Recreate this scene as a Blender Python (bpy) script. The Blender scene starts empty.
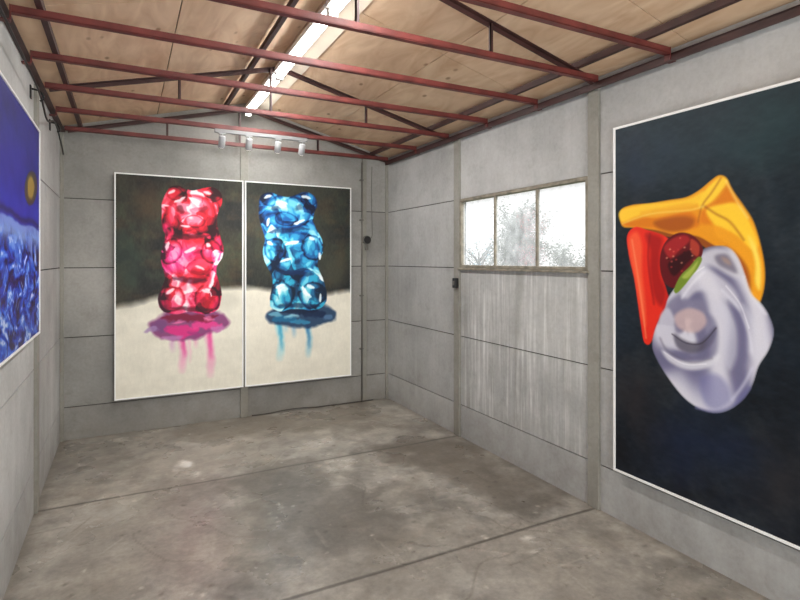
import bpy, bmesh, math, random
import numpy as np
from mathutils import Vector, Matrix
random.seed(4)
S = bpy.context.scene
COL = S.collection
S.view_settings.view_transform = 'Standard'
S.view_settings.look = 'None'
# ------------------------------------------------------------------ measurements
F = 532.0; YAW = math.radians(27.3); HZ = 260.0; EYE = 1.6
FW = np.array([math.sin(YAW), math.cos(YAW), 0.0]); RT = np.array([math.cos(YAW), -math.sin(YAW), 0.0])
XL, XR, YB, YF = -0.513, 2.70, 5.55, -1.2
XM = 1.09; ZE = 2.78; ZR = 3.20; SL = (ZR-ZE)/(XR-XM)
def ray(x, y): return FW + RT*((x-400)/F) + np.array([0, 0, (HZ-y)/F])
def hit(x, y, axis, val):            # photo point on an axis plane, in metres
    d = ray(x, y); o = np.array([0, 0, EYE]); t = (val-o[axis])/d[axis]
    return o + d*t
def roof(x): return ZR - SL*abs(x-XM)

# ------------------------------------------------------------------ helpers
def box(bm, a, b, mi=0):
    x0, y0, z0 = [min(a[i], b[i]) for i in range(3)]; x1, y1, z1 = [max(a[i], b[i]) for i in range(3)]
    v = [bm.verts.new(p) for p in [(x0,y0,z0),(x1,y0,z0),(x1,y1,z0),(x0,y1,z0),(x0,y0,z1),(x1,y0,z1),(x1,y1,z1),(x0,y1,z1)]]
    for f in [(0,3,2,1),(4,5,6,7),(0,1,5,4),(1,2,6,5),(2,3,7,6),(3,0,4,7)]:
        bm.faces.new([v[i] for i in f]).material_index = mi
def obox(bm, p, q, n, w, h, off_n=0.0, off_m=0.0):
    """bar from p to q; w along n, h along m = d x n"""
    p = Vector(p); q = Vector(q); d = (q-p).normalized(); n = Vector(n); n = (n - d*n.dot(d)).normalized(); m = d.cross(n)
    c = []
    for e in (p, q):
        for s, t in ((-1,-1),(1,-1),(1,1),(-1,1)):
            c.append(bm.verts.new(e + n*(off_n+s*w/2) + m*(off_m+t*h/2)))
    bm.faces.new(c[0:4]); bm.faces.new(c[4:8][::-1])
    for i in range(4):
        j = (i+1) % 4; bm.faces.new([c[i], c[4+i], c[4+j], c[j]])
def angle(bm, p, q, n, w=0.045, t=0.006):
    obox(bm, p, q, n, w, t, 0, 0)
    obox(bm, p, q, n, t, w, -w/2+t/2, w/2)
def tube(bm, pts, rad, seg=8, cap=True):
    pts = [Vector(p) for p in pts]; n = len(pts)
    rr = rad if isinstance(rad, (list, tuple)) else [rad]*n
    rings = []; ref = Vector((0, 0, 1))
    for i, p in enumerate(pts):
        d = (pts[min(i+1, n-1)] - pts[max(i-1, 0)]).normalized()
        r = ref if abs(d.dot(ref)) < 0.95 else Vector((1, 0, 0))
        a = d.cross(r).normalized(); b = d.cross(a)
        rings.append([bm.verts.new(p + (a*math.cos(2*math.pi*k/seg) + b*math.sin(2*math.pi*k/seg))*rr[i]) for k in range(seg)])
    for i in range(n-1):
        for k in range(seg):
            j = (k+1) % seg
            bm.faces.new([rings[i][k], rings[i][j], rings[i+1][j], rings[i+1][k]]).smooth = True
    if cap:
        bm.faces.new(rings[0][::-1]); bm.faces.new(rings[-1])
def smoothpts(pts, k=6, closed=False):
    P = [np.array(p, float) for p in pts]; n = len(P); out = []
    rng = range(n) if closed else range(n-1)
    for i in rng:
        if closed: a, b, c, d = P[i-1], P[i], P[(i+1) % n], P[(i+2) % n]
        else: a, b, c, d = P[max(i-1, 0)], P[i], P[i+1], P[min(i+2, n-1)]
        for s in range(k):
            t = s/k
            out.append(0.5*((2*b)+(-a+c)*t+(2*a-5*b+4*c-d)*t*t+(-a+3*b-3*c+d)*t**3))
    if not closed: out.append(P[-1])
    return out
def obj(name, bm, mats, parent=None, bevel=0, kind=None, label=None, cat=None, group=None):
    bmesh.ops.recalc_face_normals(bm, faces=bm.faces[:])
    me = bpy.data.meshes.new(name); bm.to_mesh(me); bm.free()
    for m in (mats if isinstance(mats, (list, tuple)) else [mats]): me.materials.append(m)
    o = bpy.data.objects.new(name, me); COL.objects.link(o)
    if parent:
        o.parent = parent; o.matrix_parent_inverse = Matrix.Translation(parent.location).inverted()
    if bevel:
        md = o.modifiers.new('bevel', 'BEVEL'); md.width = bevel; md.segments = 2; md.limit_method = 'ANGLE'
    tag(o, label, cat, group, kind); return o
def tag(o, label=None, cat=None, group=None, kind=None):
    if label: o['label'] = label
    if cat: o['category'] = cat
    if group: o['group'] = group
    if kind: o['kind'] = kind
def empty(name, loc, label, cat, group=None):
    o = bpy.data.objects.new(name, None); COL.objects.link(o); o.location = loc; o.empty_display_size = 0.1
    tag(o, label, cat, group); return o
NB = bmesh.new
def lin(c):
    c = np.asarray(c, float)/255.0
    return np.where(c <= 0.04045, c/12.92, ((c+0.055)/1.055)**2.4)
def rgba(c): return tuple(lin(c)) + (1,)

# ------------------------------------------------------------------ materials
def mat(name, col, rough=0.6, metal=0.0, var=0.12, scale=6, bump=0.0, bscale=60, spec=0.5):
    m = bpy.data.materials.new(name); m.use_nodes = True; nt = m.node_tree; N = nt.nodes; L = nt.links
    b = N['Principled BSDF']; b.inputs['Roughness'].default_value = rough; b.inputs['Metallic'].default_value = metal
    b.inputs['Specular IOR Level'].default_value = spec
    tc = N.new('ShaderNodeTexCoord'); n = N.new('ShaderNodeTexNoise'); n.inputs['Scale'].default_value = scale; n.inputs['Detail'].default_value = 6
    L.new(tc.outputs['Object'], n.inputs['Vector'])
    r = N.new('ShaderNodeValToRGB'); c = lin(col)
    r.color_ramp.elements[0].position = 0.3; r.color_ramp.elements[1].position = 0.7
    r.color_ramp.elements[0].color = tuple(c*(1-var))+(1,); r.color_ramp.elements[1].color = tuple(np.minimum(c*(1+var), 1))+(1,)
    L.new(n.outputs['Fac'], r.inputs['Fac']); L.new(r.outputs['Color'], b.inputs['Base Color'])
    if bump:
        n2 = N.new('ShaderNodeTexNoise'); n2.inputs['Scale'].default_value = bscale; n2.inputs['Detail'].default_value = 8
        L.new(tc.outputs['Object'], n2.inputs['Vector'])
        bp = N.new('ShaderNodeBump'); bp.inputs['Strength'].default_value = bump; bp.inputs['Distance'].default_value = 0.01
        L.new(n2.outputs['Fac'], bp.inputs['Height']); L.new(bp.outputs['Normal'], b.inputs['Normal'])
    return m
def emis(name, col, st):
    m = bpy.data.materials.new(name); m.use_nodes = True; b = m.node_tree.nodes['Principled BSDF']
    b.inputs['Base Color'].default_value = (1, 1, 1, 1); b.inputs['Emission Color'].default_value = col; b.inputs['Emission Strength'].default_value = st
    return m
def concrete(name, c0, c1, streak=0.25, streakcol=(190, 188, 182), sscale=(5, 5, 0.35), swid=(0.5, 0.72), rough=0.85, patchy=False):
    m = bpy.data.materials.new(name); m.use_nodes = True; nt = m.node_tree; N = nt.nodes; L = nt.links
    b = N['Principled BSDF']; b.inputs['Roughness'].default_value = rough; b.inputs['Specular IOR Level'].default_value = 0.25
    tc = N.new('ShaderNodeTexCoord')
    def noise(scale, det=6, sc3=None, rgh=0.6, dist=0.0):
        n = N.new('ShaderNodeTexNoise'); n.inputs['Scale'].default_value = scale; n.inputs['Detail'].default_value = det; n.inputs['Roughness'].default_value = rgh; n.inputs['Distortion'].default_value = dist
        if sc3:
            mp = N.new('ShaderNodeMapping'); mp.inputs['Scale'].default_value = sc3; L.new(tc.outputs['Object'], mp.inputs['Vector']); L.new(mp.outputs[0], n.inputs['Vector'])
        else: L.new(tc.outputs['Object'], n.inputs['Vector'])
        return n.outputs['Fac']
    def ramp(src, p0, p1, a, bb):
        r = N.new('ShaderNodeValToRGB'); r.color_ramp.elements[0].position = p0; r.color_ramp.elements[1].position = p1
        r.color_ramp.elements[0].color = a; r.color_ramp.elements[1].color = bb; L.new(src, r.inputs['Fac']); return r.outputs['Color']
    def mix(a, bb, fac, mode='MIX'):
        x = N.new('ShaderNodeMix'); x.data_type = 'RGBA'; x.blend_type = mode
        if isinstance(fac, float): x.inputs['Factor'].default_value = fac
        else: L.new(fac, x.inputs['Factor'])
        L.new(a, x.inputs['A'])
        if isinstance(bb, tuple): x.inputs['B'].default_value = bb
        else: L.new(bb, x.inputs['B'])
        return x.outputs['Result']
    base = ramp(noise(1.3, 5), 0.3, 0.7, rgba(c0), rgba(c1))
    g = N.new('ShaderNodeNewGeometry')
    isl = ramp(g.outputs['Random Per Island'], 0, 1, (0.92, 0.92, 0.915, 1), (1.1, 1.1, 1.1, 1))
    base = mix(base, isl, 1.0, 'MULTIPLY')
    sp = ramp(noise(45, 4, None, 0.6), 0.3, 0.62, (0.94, 0.935, 0.93, 1), (1.05, 1.05, 1.05, 1))
    base = mix(base, sp, 1.0, 'MULTIPLY')
    pit = ramp(noise(6, 8, None, 0.75), 0.32, 0.46, (0.72, 0.71, 0.68, 1), (1, 1, 1, 1))
    base = mix(base, pit, 0.5, 'MULTIPLY')
    stn = noise(1.0, 7, sscale, 0.65, 0.2 if patchy else 0.0)
    stm = ramp(stn, swid[0], swid[1], (0, 0, 0, 1), (streak, streak, streak, 1))
    if patchy:
        pm = ramp(noise(2.6, 6), 0.38, 0.6, (0.2, 0.2, 0.2, 1), (1, 1, 1, 1)); stm = mix(stm, pm, 1.0, 'MULTIPLY')
        dk = ramp(noise(1.0, 5, (7, 7, 0.5)), 0.34, 0.5, (0.8, 0.79, 0.76, 1), (1, 1, 1, 1)); base = mix(base, dk, 0.7, 'MULTIPLY')
    base = mix(base, rgba(streakcol), stm)
    sx = N.new('ShaderNodeSeparateXYZ'); L.new(tc.outputs['Object'], sx.inputs[0])
    mr = N.new('ShaderNodeMapRange'); mr.inputs['From Min'].default_value = 0.0; mr.inputs['From Max'].default_value = 0.45; mr.inputs['To Min'].default_value = 0.75; mr.inputs['To Max'].default_value = 0.0
    L.new(sx.outputs['Z'], mr.inputs['Value'])
    mm = N.new('ShaderNodeMath'); mm.operation = 'MULTIPLY'; L.new(mr.outputs[0], mm.inputs[0]); L.new(noise(5, 6), mm.inputs[1]); 
    base = mix(base, rgba((98, 88, 74)), mm.outputs[0])
    L.new(base, b.inputs['Base Color'])
    bp = N.new('ShaderNodeBump'); bp.inputs['Strength'].default_value = 0.2; bp.inputs['Distance'].default_value = 0.005
    L.new(noise(30, 8, None, 0.65), bp.inputs['Height']); L.new(bp.outputs['Normal'], b.inputs['Normal'])
    return m
def attr_mat(name, rough=0.5, spec=0.4, grain=0.0, bump=0.0, bscale=80, rvar=None):
    m = bpy.data.materials.new(name); m.use_nodes = True; nt = m.node_tree; N = nt.nodes; L = nt.links
    b = N['Principled BSDF']; b.inputs['Roughness'].default_value = rough; b.inputs['Specular IOR Level'].default_value = spec
    a = N.new('ShaderNodeAttribute'); a.attribute_name = 'Col'
    out = a.outputs['Color']
    tc = N.new('ShaderNodeTexCoord'); n = N.new('ShaderNodeTexNoise'); n.inputs['Scale'].default_value = bscale; n.inputs['Detail'].default_value = 8; n.inputs['Roughness'].default_value = 0.7
    L.new(tc.outputs['Object'], n.inputs['Vector'])
    if grain:
        r = N.new('ShaderNodeValToRGB'); r.color_ramp.elements[0].position = 0.3; r.color_ramp.elements[1].position = 0.7
        r.color_ramp.elements[0].color = (1-grain,)*3+(1,); r.color_ramp.elements[1].color = (1+grain,)*3+(1,)
        L.new(n.outputs['Fac'], r.inputs['Fac'])
        x = N.new('ShaderNodeMix'); x.data_type = 'RGBA'; x.blend_type = 'MULTIPLY'; x.inputs['Factor'].default_value = 1
        L.new(out, x.inputs['A']); L.new(r.outputs['Color'], x.inputs['B']); out = x.outputs['Result']
    L.new(out, b.inputs['Base Color'])
    if rvar:
        n3 = N.new('ShaderNodeTexNoise'); n3.inputs['Scale'].default_value = 2.2; n3.inputs['Detail'].default_value = 6; L.new(tc.outputs['Object'], n3.inputs['Vector'])
        mr = N.new('ShaderNodeMapRange'); mr.inputs['From Min'].default_value = .35; mr.inputs['From Max'].default_value = .65; mr.inputs['To Min'].default_value = rvar[0]; mr.inputs['To Max'].default_value = rvar[1]
        L.new(n3.outputs['Fac'], mr.inputs['Value']); L.new(mr.outputs[0], b.inputs['Roughness'])
    if bump:
        bp = N.new('ShaderNodeBump'); bp.inputs['Strength'].default_value = bump; bp.inputs['Distance'].default_value = 0.004
        L.new(n.outputs['Fac'], bp.inputs['Height']); L.new(bp.outputs['Normal'], b.inputs['Normal'])
    return m
def plywood(name, c0, c1):
    m = bpy.data.materials.new(name); m.use_nodes = True; nt = m.node_tree; N = nt.nodes; L = nt.links
    b = N['Principled BSDF']; b.inputs['Roughness'].default_value = 0.6
    tc = N.new('ShaderNodeTexCoord'); mp = N.new('ShaderNodeMapping'); mp.inputs['Scale'].default_value = (5, 1.3, 3); L.new(tc.outputs['Object'], mp.inputs['Vector'])
    n = N.new('ShaderNodeTexNoise'); n.inputs['Scale'].default_value = 1.4; n.inputs['Detail'].default_value = 8; n.inputs['Distortion'].default_value = 1.6; L.new(mp.outputs[0], n.inputs['Vector'])
    r = N.new('ShaderNodeValToRGB'); e = r.color_ramp.elements; e[0].position = 0.28; e[1].position = 0.7; e[0].color = rgba(c0); e[1].color = rgba(c1); L.new(n.outputs['Fac'], r.inputs['Fac'])
    v = N.new('ShaderNodeTexVoronoi'); v.inputs['Scale'].default_value = 1.0
    mp2 = N.new('ShaderNodeMapping'); mp2.inputs['Scale'].default_value = (6.5, 3.2, 0.0); L.new(tc.outputs['Object'], mp2.inputs['Vector']); L.new(mp2.outputs[0], v.inputs['Vector'])
    r2 = N.new('ShaderNodeValToRGB'); e = r2.color_ramp.elements; e[0].position = 0.05; e[1].position = 0.12; e[0].color = (0.3, 0.18, 0.1, 1); e[1].color = (1, 1, 1, 1); L.new(v.outputs['Distance'], r2.inputs['Fac'])
    x = N.new('ShaderNodeMix'); x.data_type = 'RGBA'; x.blend_type = 'MULTIPLY'; x.inputs['Factor'].default_value = 0.75
    L.new(r.outputs['Color'], x.inputs['A']); L.new(r2.outputs['Color'], x.inputs['B'])
    g = N.new('ShaderNodeNewGeometry'); r3 = N.new('ShaderNodeValToRGB'); r3.color_ramp.elements[0].color = (0.88, 0.87, 0.85, 1); r3.color_ramp.elements[1].color = (1.06, 1.05, 1.04, 1); L.new(g.outputs['Random Per Island'], r3.inputs['Fac'])
    y = N.new('ShaderNodeMix'); y.data_type = 'RGBA'; y.blend_type = 'MULTIPLY'; y.inputs['Factor'].default_value = 1
    L.new(x.outputs['Result'], y.inputs['A']); L.new(r3.outputs['Color'], y.inputs['B'])
    L.new(y.outputs['Result'], b.inputs['Base Color']); return m

M_con = concrete('concrete_panel', (155, 155, 153), (188, 188, 186), streakcol=(212, 212, 210))
M_back = concrete('concrete_panel_back', (134, 133, 129), (164, 162, 157), streak=0.15)
M_str = concrete('concrete_streaked', (152, 152, 150), (182, 182, 179), streak=0.85, streakcol=(232, 232, 229), sscale=(24, 24, 1.1), swid=(0.47, 0.7), patchy=True)
M_post = concrete('concrete_post', (130, 128, 120), (152, 150, 142), streak=0.15)
M_joint = mat('dark_joint', (56, 52, 47), 0.9)
M_ply = plywood('plywood', (204, 168, 134), (234, 206, 174))
M_pale = mat('pale_board', (240, 228, 208), 0.6, 0, .06, 5)
M_red = mat('red_oxide_steel', (104, 46, 42), 0.5, 0, 0.35, 9, 0.1, 50)
M_dred = mat('dark_red_steel', (64, 38, 35), 0.55, 0, 0.3, 9)
M_white = mat('white_enamel', (232, 232, 230), 0.35, 0, 0.02)
M_spot = mat('grey_white_spot_body', (160, 161, 162), 0.4, 0, 0.03)
M_track = mat('grey_track', (128, 128, 128), 0.5, 0, 0.03)
M_fr = mat('white_frame', (240, 240, 237), 0.4, 0, 0.02)
M_blk = mat('black_plastic', (22, 22, 22), 0.45)
M_cab = mat('dusty_cable', (58, 52, 46), 0.7)
M_gry = mat('grey_conduit', (104, 102, 96), 0.5)
M_wood = mat('weathered_frame', (138, 131, 116), 0.75, 0, 0.35, 18, 0.3, 40)
M_canvas = attr_mat('oil_paint', 0.5, 0.3, 0.05, 0.12, 160)
M_floor = attr_mat('stained_concrete_floor', 0.38, 0.5, 0.18, 0.22, 30, (.2, .48))
M_tube = emis('fluorescent_tube', (1.0, 0.99, 0.96, 1), 16)
M_lens = emis('spot_lens', (1.0, 0.95, 0.85, 1), 1.2)
M_leaf = mat('leaf', (92, 104, 84), 0.9, 0, 0.35, 3)
M_bark = mat('bark', (84, 78, 70), 0.9, 0, 0.3, 12)
M_grass = mat('grass_ground', (110, 120, 84), 0.95, 0, 0.3, 3)
# hazy window glass
M_glass = bpy.data.materials.new('hazy_glass'); M_glass.use_nodes = True
nt = M_glass.node_tree; N = nt.nodes; L = nt.links; N.remove(N['Principled BSDF'])
tr = N.new('ShaderNodeBsdfTransparent'); tl = N.new('ShaderNodeBsdfTranslucent'); gl = N.new('ShaderNodeBsdfGlossy'); gl.inputs['Roughness'].default_value = 0.05
m1 = N.new('ShaderNodeMixShader'); m2 = N.new('ShaderNodeMixShader'); nz = N.new('ShaderNodeTexNoise'); nz.inputs['Scale'].default_value = 7; nz.inputs['Detail'].default_value = 8
mr = N.new('ShaderNodeMapRange'); mr.inputs['From Min'].default_value = 0.3; mr.inputs['From Max'].default_value = 0.7; mr.inputs['To Min'].default_value = 0.1; mr.inputs['To Max'].default_value = 0.28
L.new(nz.outputs['Fac'], mr.inputs['Value']); L.new(mr.outputs[0], m1.inputs[0]); L.new(tr.outputs[0], m1.inputs[1]); L.new(tl.outputs[0], m1.inputs[2])
m2.inputs[0].default_value = 0.04; L.new(m1.outputs[0], m2.inputs[1]); L.new(gl.outputs[0], m2.inputs[2]); L.new(m2.outputs[0], N['Material Output'].inputs['Surface'])

# ------------------------------------------------------------------ painter: colours computed on a grid in the surface's own metres
def vnoise(A, B, sc, seed):
    r = np.random.RandomState(seed); T = r.rand(128, 128)
    x = A*sc+17.3; y = B*sc+31.7; xi = np.floor(x).astype(int); yi = np.floor(y).astype(int); fx = x-xi; fy = y-yi
    fx = fx*fx*(3-2*fx); fy = fy*fy*(3-2*fy); g = lambda i, j: T[i % 128, j % 128]
    return (g(xi, yi)*(1-fx)+g(xi+1, yi)*fx)*(1-fy)+(g(xi, yi+1)*(1-fx)+g(xi+1, yi+1)*fx)*fy
def fbm(A, B, sc, seed, o=5):
    s = 0; a = 0.5; t = 0
    for k in range(o): s = s+a*vnoise(A, B, sc*2**k, seed+k); t += a; a *= 0.55
    return s/t
def boxblur(I, k):
    for _ in range(k):
        p = np.pad(I, ((1, 1), (1, 1), (0, 0)), 'edge'); I = (p[:-2, 1:-1]+p[2:, 1:-1]+p[1:-1, :-2]+p[1:-1, 2:]+2*p[1:-1, 1:-1])/6
    return I
class Paint:
    def __init__(s, a0, a1, b0, b1, step, base, conv, sf=1.0):
        s.na = int(round((a1-a0)/step))+1; s.nb = int(round((b1-b0)/step))+1; s.sf = sf
        s.a = np.linspace(a0, a1, s.na); s.b = np.linspace(b0, b1, s.nb); s.A, s.B = np.meshgrid(s.a, s.b)
        s.img = np.zeros((s.nb, s.na, 3)) + np.array(base, float); s.conv = conv
    def pts(s, P): return np.array([s.conv(*p) for p in P])
    def region(s, P, m):
        i0 = max(0, np.searchsorted(s.a, P[:, 0].min()-m)); i1 = np.searchsorted(s.a, P[:, 0].max()+m)
        j0 = max(0, np.searchsorted(s.b, P[:, 1].min()-m)); j1 = np.searchsorted(s.b, P[:, 1].max()+m)
        return slice(j0, j1), slice(i0, i1)
    def mask(s, P, soft, warp=0, wsc=20, seed=0, closed=True, width=0):
        soft = soft*s.sf
        m = soft*2+warp+width; R = s.region(P, m); A = s.A[R]; B = s.B[R]
        if A.size == 0: return R, A
        if warp:
            A2 = A+(fbm(A, B, wsc, seed+50, 3)-.5)*2*warp; B2 = B+(fbm(A, B, wsc, seed+90, 3)-.5)*2*warp
        else: A2, B2 = A, B
        D = np.full(A.shape, 1e9); ins = np.zeros(A.shape, bool); n = len(P)
        for i in range(n if closed else n-1):
            x0, y0 = P[i]; x1, y1 = P[(i+1) % n]; dx = x1-x0; dy = y1-y0; L2 = dx*dx+dy*dy+1e-12
            t = np.clip(((A2-x0)*dx+(B2-y0)*dy)/L2, 0, 1); D = np.minimum(D, (A2-x0-t*dx)**2+(B2-y0-t*dy)**2)
            if closed:
                c = ((y0 > B2) != (y1 > B2)) & (A2 < dx*(B2-y0)/(dy if abs(dy) > 1e-12 else 1e-12)+x0); ins ^= c
        D = np.sqrt(D)
        sd = np.where(ins, -D, D) if closed else D-width/2
        return R, np.clip(0.5-sd/(2*soft+1e-9), 0, 1)
    def fill(s, P, col, soft=0.004, smooth=True, op=1.0, warp=0, wsc=20, seed=0, world=False):
        if smooth: P = smoothpts(P, 5, True)
        P = np.array(P, float) if world else s.pts(P)
        R, M = s.mask(P, soft, warp, wsc, seed)
        if M.size == 0: return
        M = (M*op)[..., None]
        c = col(s.A[R], s.B[R]) if callable(col) else np.array(col, float)
        s.img[R] = s.img[R]*(1-M)+c*M
    def stroke(s, P, w, col, soft=0.003, op=1.0, world=False, smooth=True):
        if smooth and len(P) > 2: P = smoothpts(P, 5, False)
        P = np.array(P, float) if world else s.pts(P)
        R, M = s.mask(P, soft, closed=False, width=w)
        if M.size == 0: return
        M = (M*op)[..., None]; s.img[R] = s.img[R]*(1-M)+np.array(col, float)*M
    def drip(s, P, w, col, soft=0.01, op=.9):
        P = smoothpts(P, 5, False); P = s.pts(P); R, M = s.mask(P, soft, .014, 12, 3, False, w)
        if M.size == 0: return
        b = s.B[R]; top, bot = P[:, 1].max(), P[:, 1].min(); fade = np.clip((b-bot)/(top-bot+1e-6), 0, 1)**.6*.75+.25
        M = (M*op*fade)[..., None]; s.img[R] = s.img[R]*(1-M)+np.array(col, float)*M
    def blur_in(s, P, k, soft=.004):
        P = s.pts(smoothpts(P, 5, True)); R, M = s.mask(P, soft); M = M[..., None]
        s.img[R] = s.img[R]*(1-M)+boxblur(s.img[R], k)*M
    def mesh(s, name, place, material, parent, flip=False, gain=1.0):
        pos = place(s.A.ravel(), s.B.ravel()); na, nb = s.na, s.nb
        idx = np.arange(na*nb).reshape(nb, na)
        q = np.stack([idx[:-1, :-1], idx[:-1, 1:], idx[1:, 1:], idx[1:, :-1]], -1).reshape(-1, 4)
        if flip: q = q[:, ::-1]
        me = bpy.data.meshes.new(name); me.from_pydata(pos.tolist(), [], q.tolist())
        at = me.color_attributes.new('Col', 'FLOAT_COLOR', 'POINT')
        c = np.ones((na*nb, 4)); c[:, :3] = np.clip(lin(np.clip(s.img, 0, 255)).reshape(-1, 3)*gain, 0, 1); at.data.foreach_set('color', c.ravel().astype(np.float32))
        me.materials.append(material); o = bpy.data.objects.new(name, me); COL.objects.link(o)
        if parent: o.parent = parent; o.matrix_parent_inverse = Matrix.Translation(parent.location).inverted()
        return o
def ell(cx, cy, rx, ry, n=14, rot=0):
    return [(cx+rx*math.cos(t)*math.cos(rot)-ry*math.sin(t)*math.sin(rot), cy+rx*math.cos(t)*math.sin(rot)+ry*math.sin(t)*math.cos(rot)) for t in [2*math.pi*k/n for k in range(n)]]

# ------------------------------------------------------------------ floor
pf = Paint(XL-.088, XR+.088, YF, YB+.088, 0.0115, (134, 129, 121), lambda x, y: tuple(hit(x, y, 2, 0.0)[:2]))
n1 = fbm(pf.A, pf.B, 0.9, 3, 6)[..., None]; n2 = fbm(pf.A, pf.B, 3.2, 14, 6)[..., None]; n3 = fbm(pf.A, pf.B, 11, 24, 5)[..., None]; n4 = fbm(pf.A, pf.B, 24, 34, 4)[..., None]
pf.img = pf.img*(0.5+0.42*n1+0.42*n2+.24*n3) + (n3-.5)*34*np.array([1, .97, .92])+(n4-.5)*20
warm = np.clip((fbm(pf.A, pf.B, 1.7, 60, 4)-.5)*3, 0, 1)[..., None]
pf.img = pf.img*(1-warm*.3)+np.array([134, 121, 103])*warm*.3
dn = np.clip((fbm(pf.A, pf.B, 2.6, 160, 7)-.53)*9, 0, 1)[..., None]; pf.img = pf.img*(1-dn*.26)+np.array([88, 82, 74])*dn*.26
ln = np.clip((fbm(pf.A, pf.B, 6.5, 260, 6)-.6)*10, 0, 1)[..., None]; pf.img = pf.img*(1-ln*.25)+np.array([172, 167, 157])*ln*.25
def patch(P, c, op, soft=.08, warp=.28, seed=1): pf.fill(P, c, soft, True, op, warp, 4.2, seed)
patch([(235, 478), (290, 462), (345, 480), (410, 500), (400, 530), (350, 560), (290, 545), (250, 515)], (80, 75, 69), .5, seed=2)
patch([(385, 432), (450, 440), (500, 470), (560, 505), (520, 510), (460, 490), (400, 462)], (80, 72, 63), .55, seed=5)
patch([(300, 505), (420, 520), (450, 560), (380, 590), (300, 580)], (98, 92, 84), .4, seed=6)
patch([(200, 425), (300, 412), (380, 405), (370, 420), (280, 432), (210, 440)], (100, 92, 81), .5, seed=7)
patch([(60, 520), (160, 500), (220, 520), (200, 570), (100, 590), (30, 570)], (156, 150, 141), .35, seed=8)
patch([(470, 540), (560, 520), (640, 560), (650, 600), (500, 600)], (146, 139, 129), .35, seed=9)
patch([(150, 452), (215, 448), (240, 460), (200, 478), (160, 474)], (160, 153, 143), .35, .06, .1, 10)
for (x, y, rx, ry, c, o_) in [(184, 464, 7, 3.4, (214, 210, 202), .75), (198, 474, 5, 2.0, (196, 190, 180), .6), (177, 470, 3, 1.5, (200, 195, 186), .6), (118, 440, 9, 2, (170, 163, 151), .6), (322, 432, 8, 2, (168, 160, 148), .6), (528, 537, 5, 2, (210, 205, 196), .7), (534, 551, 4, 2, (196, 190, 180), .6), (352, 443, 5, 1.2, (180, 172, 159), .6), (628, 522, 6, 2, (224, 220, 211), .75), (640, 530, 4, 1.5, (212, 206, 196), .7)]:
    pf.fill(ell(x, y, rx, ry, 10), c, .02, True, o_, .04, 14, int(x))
rs = random.Random(9)
for k in range(220):
    X, Y = rs.uniform(XL+.1, XR-.1), rs.uniform(1.2, 5.4); r = rs.uniform(.004, .013); c = rs.choice([(206, 200, 188), (66, 60, 53), (80, 73, 64), (184, 176, 163)])
    pf.fill([(X+r*math.cos(t)*rs.uniform(.5, 1.6), Y+r*math.sin(t)*rs.uniform(.5, 1.6)) for t in [i*.9 for i in range(7)]], c, .007, True, .6, 0, 20, k, True)
for k in range(40):   # scuffs and scratches
    X, Y = rs.uniform(XL+.2, XR-.3), rs.uniform(1.6, 5.2); a = rs.uniform(0, 6.28); l_ = rs.uniform(.05, .3)
    pf.stroke([(X, Y), (X+l_*math.cos(a)*.5, Y+l_*math.sin(a)*.5+rs.uniform(-.01, .01)), (X+l_*math.cos(a), Y+l_*math.sin(a))], .006, rs.choice([(178, 171, 159), (80, 73, 65), (190, 183, 171)]), .007, .45, True)
for k in range(14):   # fine hairline cracks
    X, Y = rs.uniform(XL+.2, XR-.4), rs.uniform(1.6, 5.2); a = rs.uniform(0, 6.28); P = [(X, Y)]
    for j in range(7): a += rs.uniform(-.6, .6); P.append((P[-1][0]+.09*math.cos(a), P[-1][1]+.09*math.sin(a)))
    pf.stroke(P, .004, (70, 63, 55), .007, .5, True)
for yj in (4.06, 2.47, .88): pf.stroke([(XL+i*.33, yj+rs.uniform(-.006, .006)) for i in range(11)], .014, (44, 39, 34), .009, .9, True)
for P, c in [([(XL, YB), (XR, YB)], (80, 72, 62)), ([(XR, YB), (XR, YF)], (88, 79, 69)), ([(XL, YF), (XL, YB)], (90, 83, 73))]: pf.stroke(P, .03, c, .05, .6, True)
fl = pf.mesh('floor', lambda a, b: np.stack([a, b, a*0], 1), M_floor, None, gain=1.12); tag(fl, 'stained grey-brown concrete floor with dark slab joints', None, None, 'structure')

# ------------------------------------------------------------------ walls of stacked concrete slabs
ROWS = [0, .29, .91, 1.53, 2.15, ZE]; BAYS = [YF, -.71, .885, 2.48, 4.075, YB]; G = .004
def side_wall(name, x, sgn, win):
    bm = NB()
    for i in range(len(BAYS)-1):
        for j in range(5):
            if win and i == 3 and j == 3: continue
            y0, y1, z0, z1 = BAYS[i], BAYS[i+1], ROWS[j], ROWS[j+1]
            box(bm, (x, y0+G, z0+(G if j else 0)), (x+sgn*.012, y1-G, z1-G), 2 if (win and i == 3 and j in (1, 2)) else 0)
            box(bm, (x+sgn*.012, y0, z0), (x+sgn*.09, y1, z1), 1)
    return obj(name, bm, [M_con, M_joint, M_str], kind='structure', label=('grey concrete panel wall with the window' if win else 'grey concrete panel wall on the left'))
side_wall('wall_right', XR, 1, True); side_wall('wall_left', XL, -1, False)
bm = NB(); bx = [XL, XM-.02, 2.405, XR]
for i in range(3):
    for j in range(5):
        box(bm, (bx[i]+G, YB, ROWS[j]+(G if j else 0)), (bx[i+1]-G, YB+.012, ROWS[j+1]-G), 0)
box(bm, (XL-.09, YB+.012, 0), (XR+.09, YB+.09, ZE), 1)
v = [bm.verts.new(p) for p in [(XL, YB, ZE+G), (XR, YB, ZE+G), (XM, YB, ZR), (XL, YB+.09, ZE+G), (XR, YB+.09, ZE+G), (XM, YB+.09, ZR)]]
for f in [(0, 1, 2), (3, 5, 4), (0, 3, 4, 1), (1, 4, 5, 2), (2, 5, 3, 0)]: bm.faces.new([v[i] for i in f])
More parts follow.
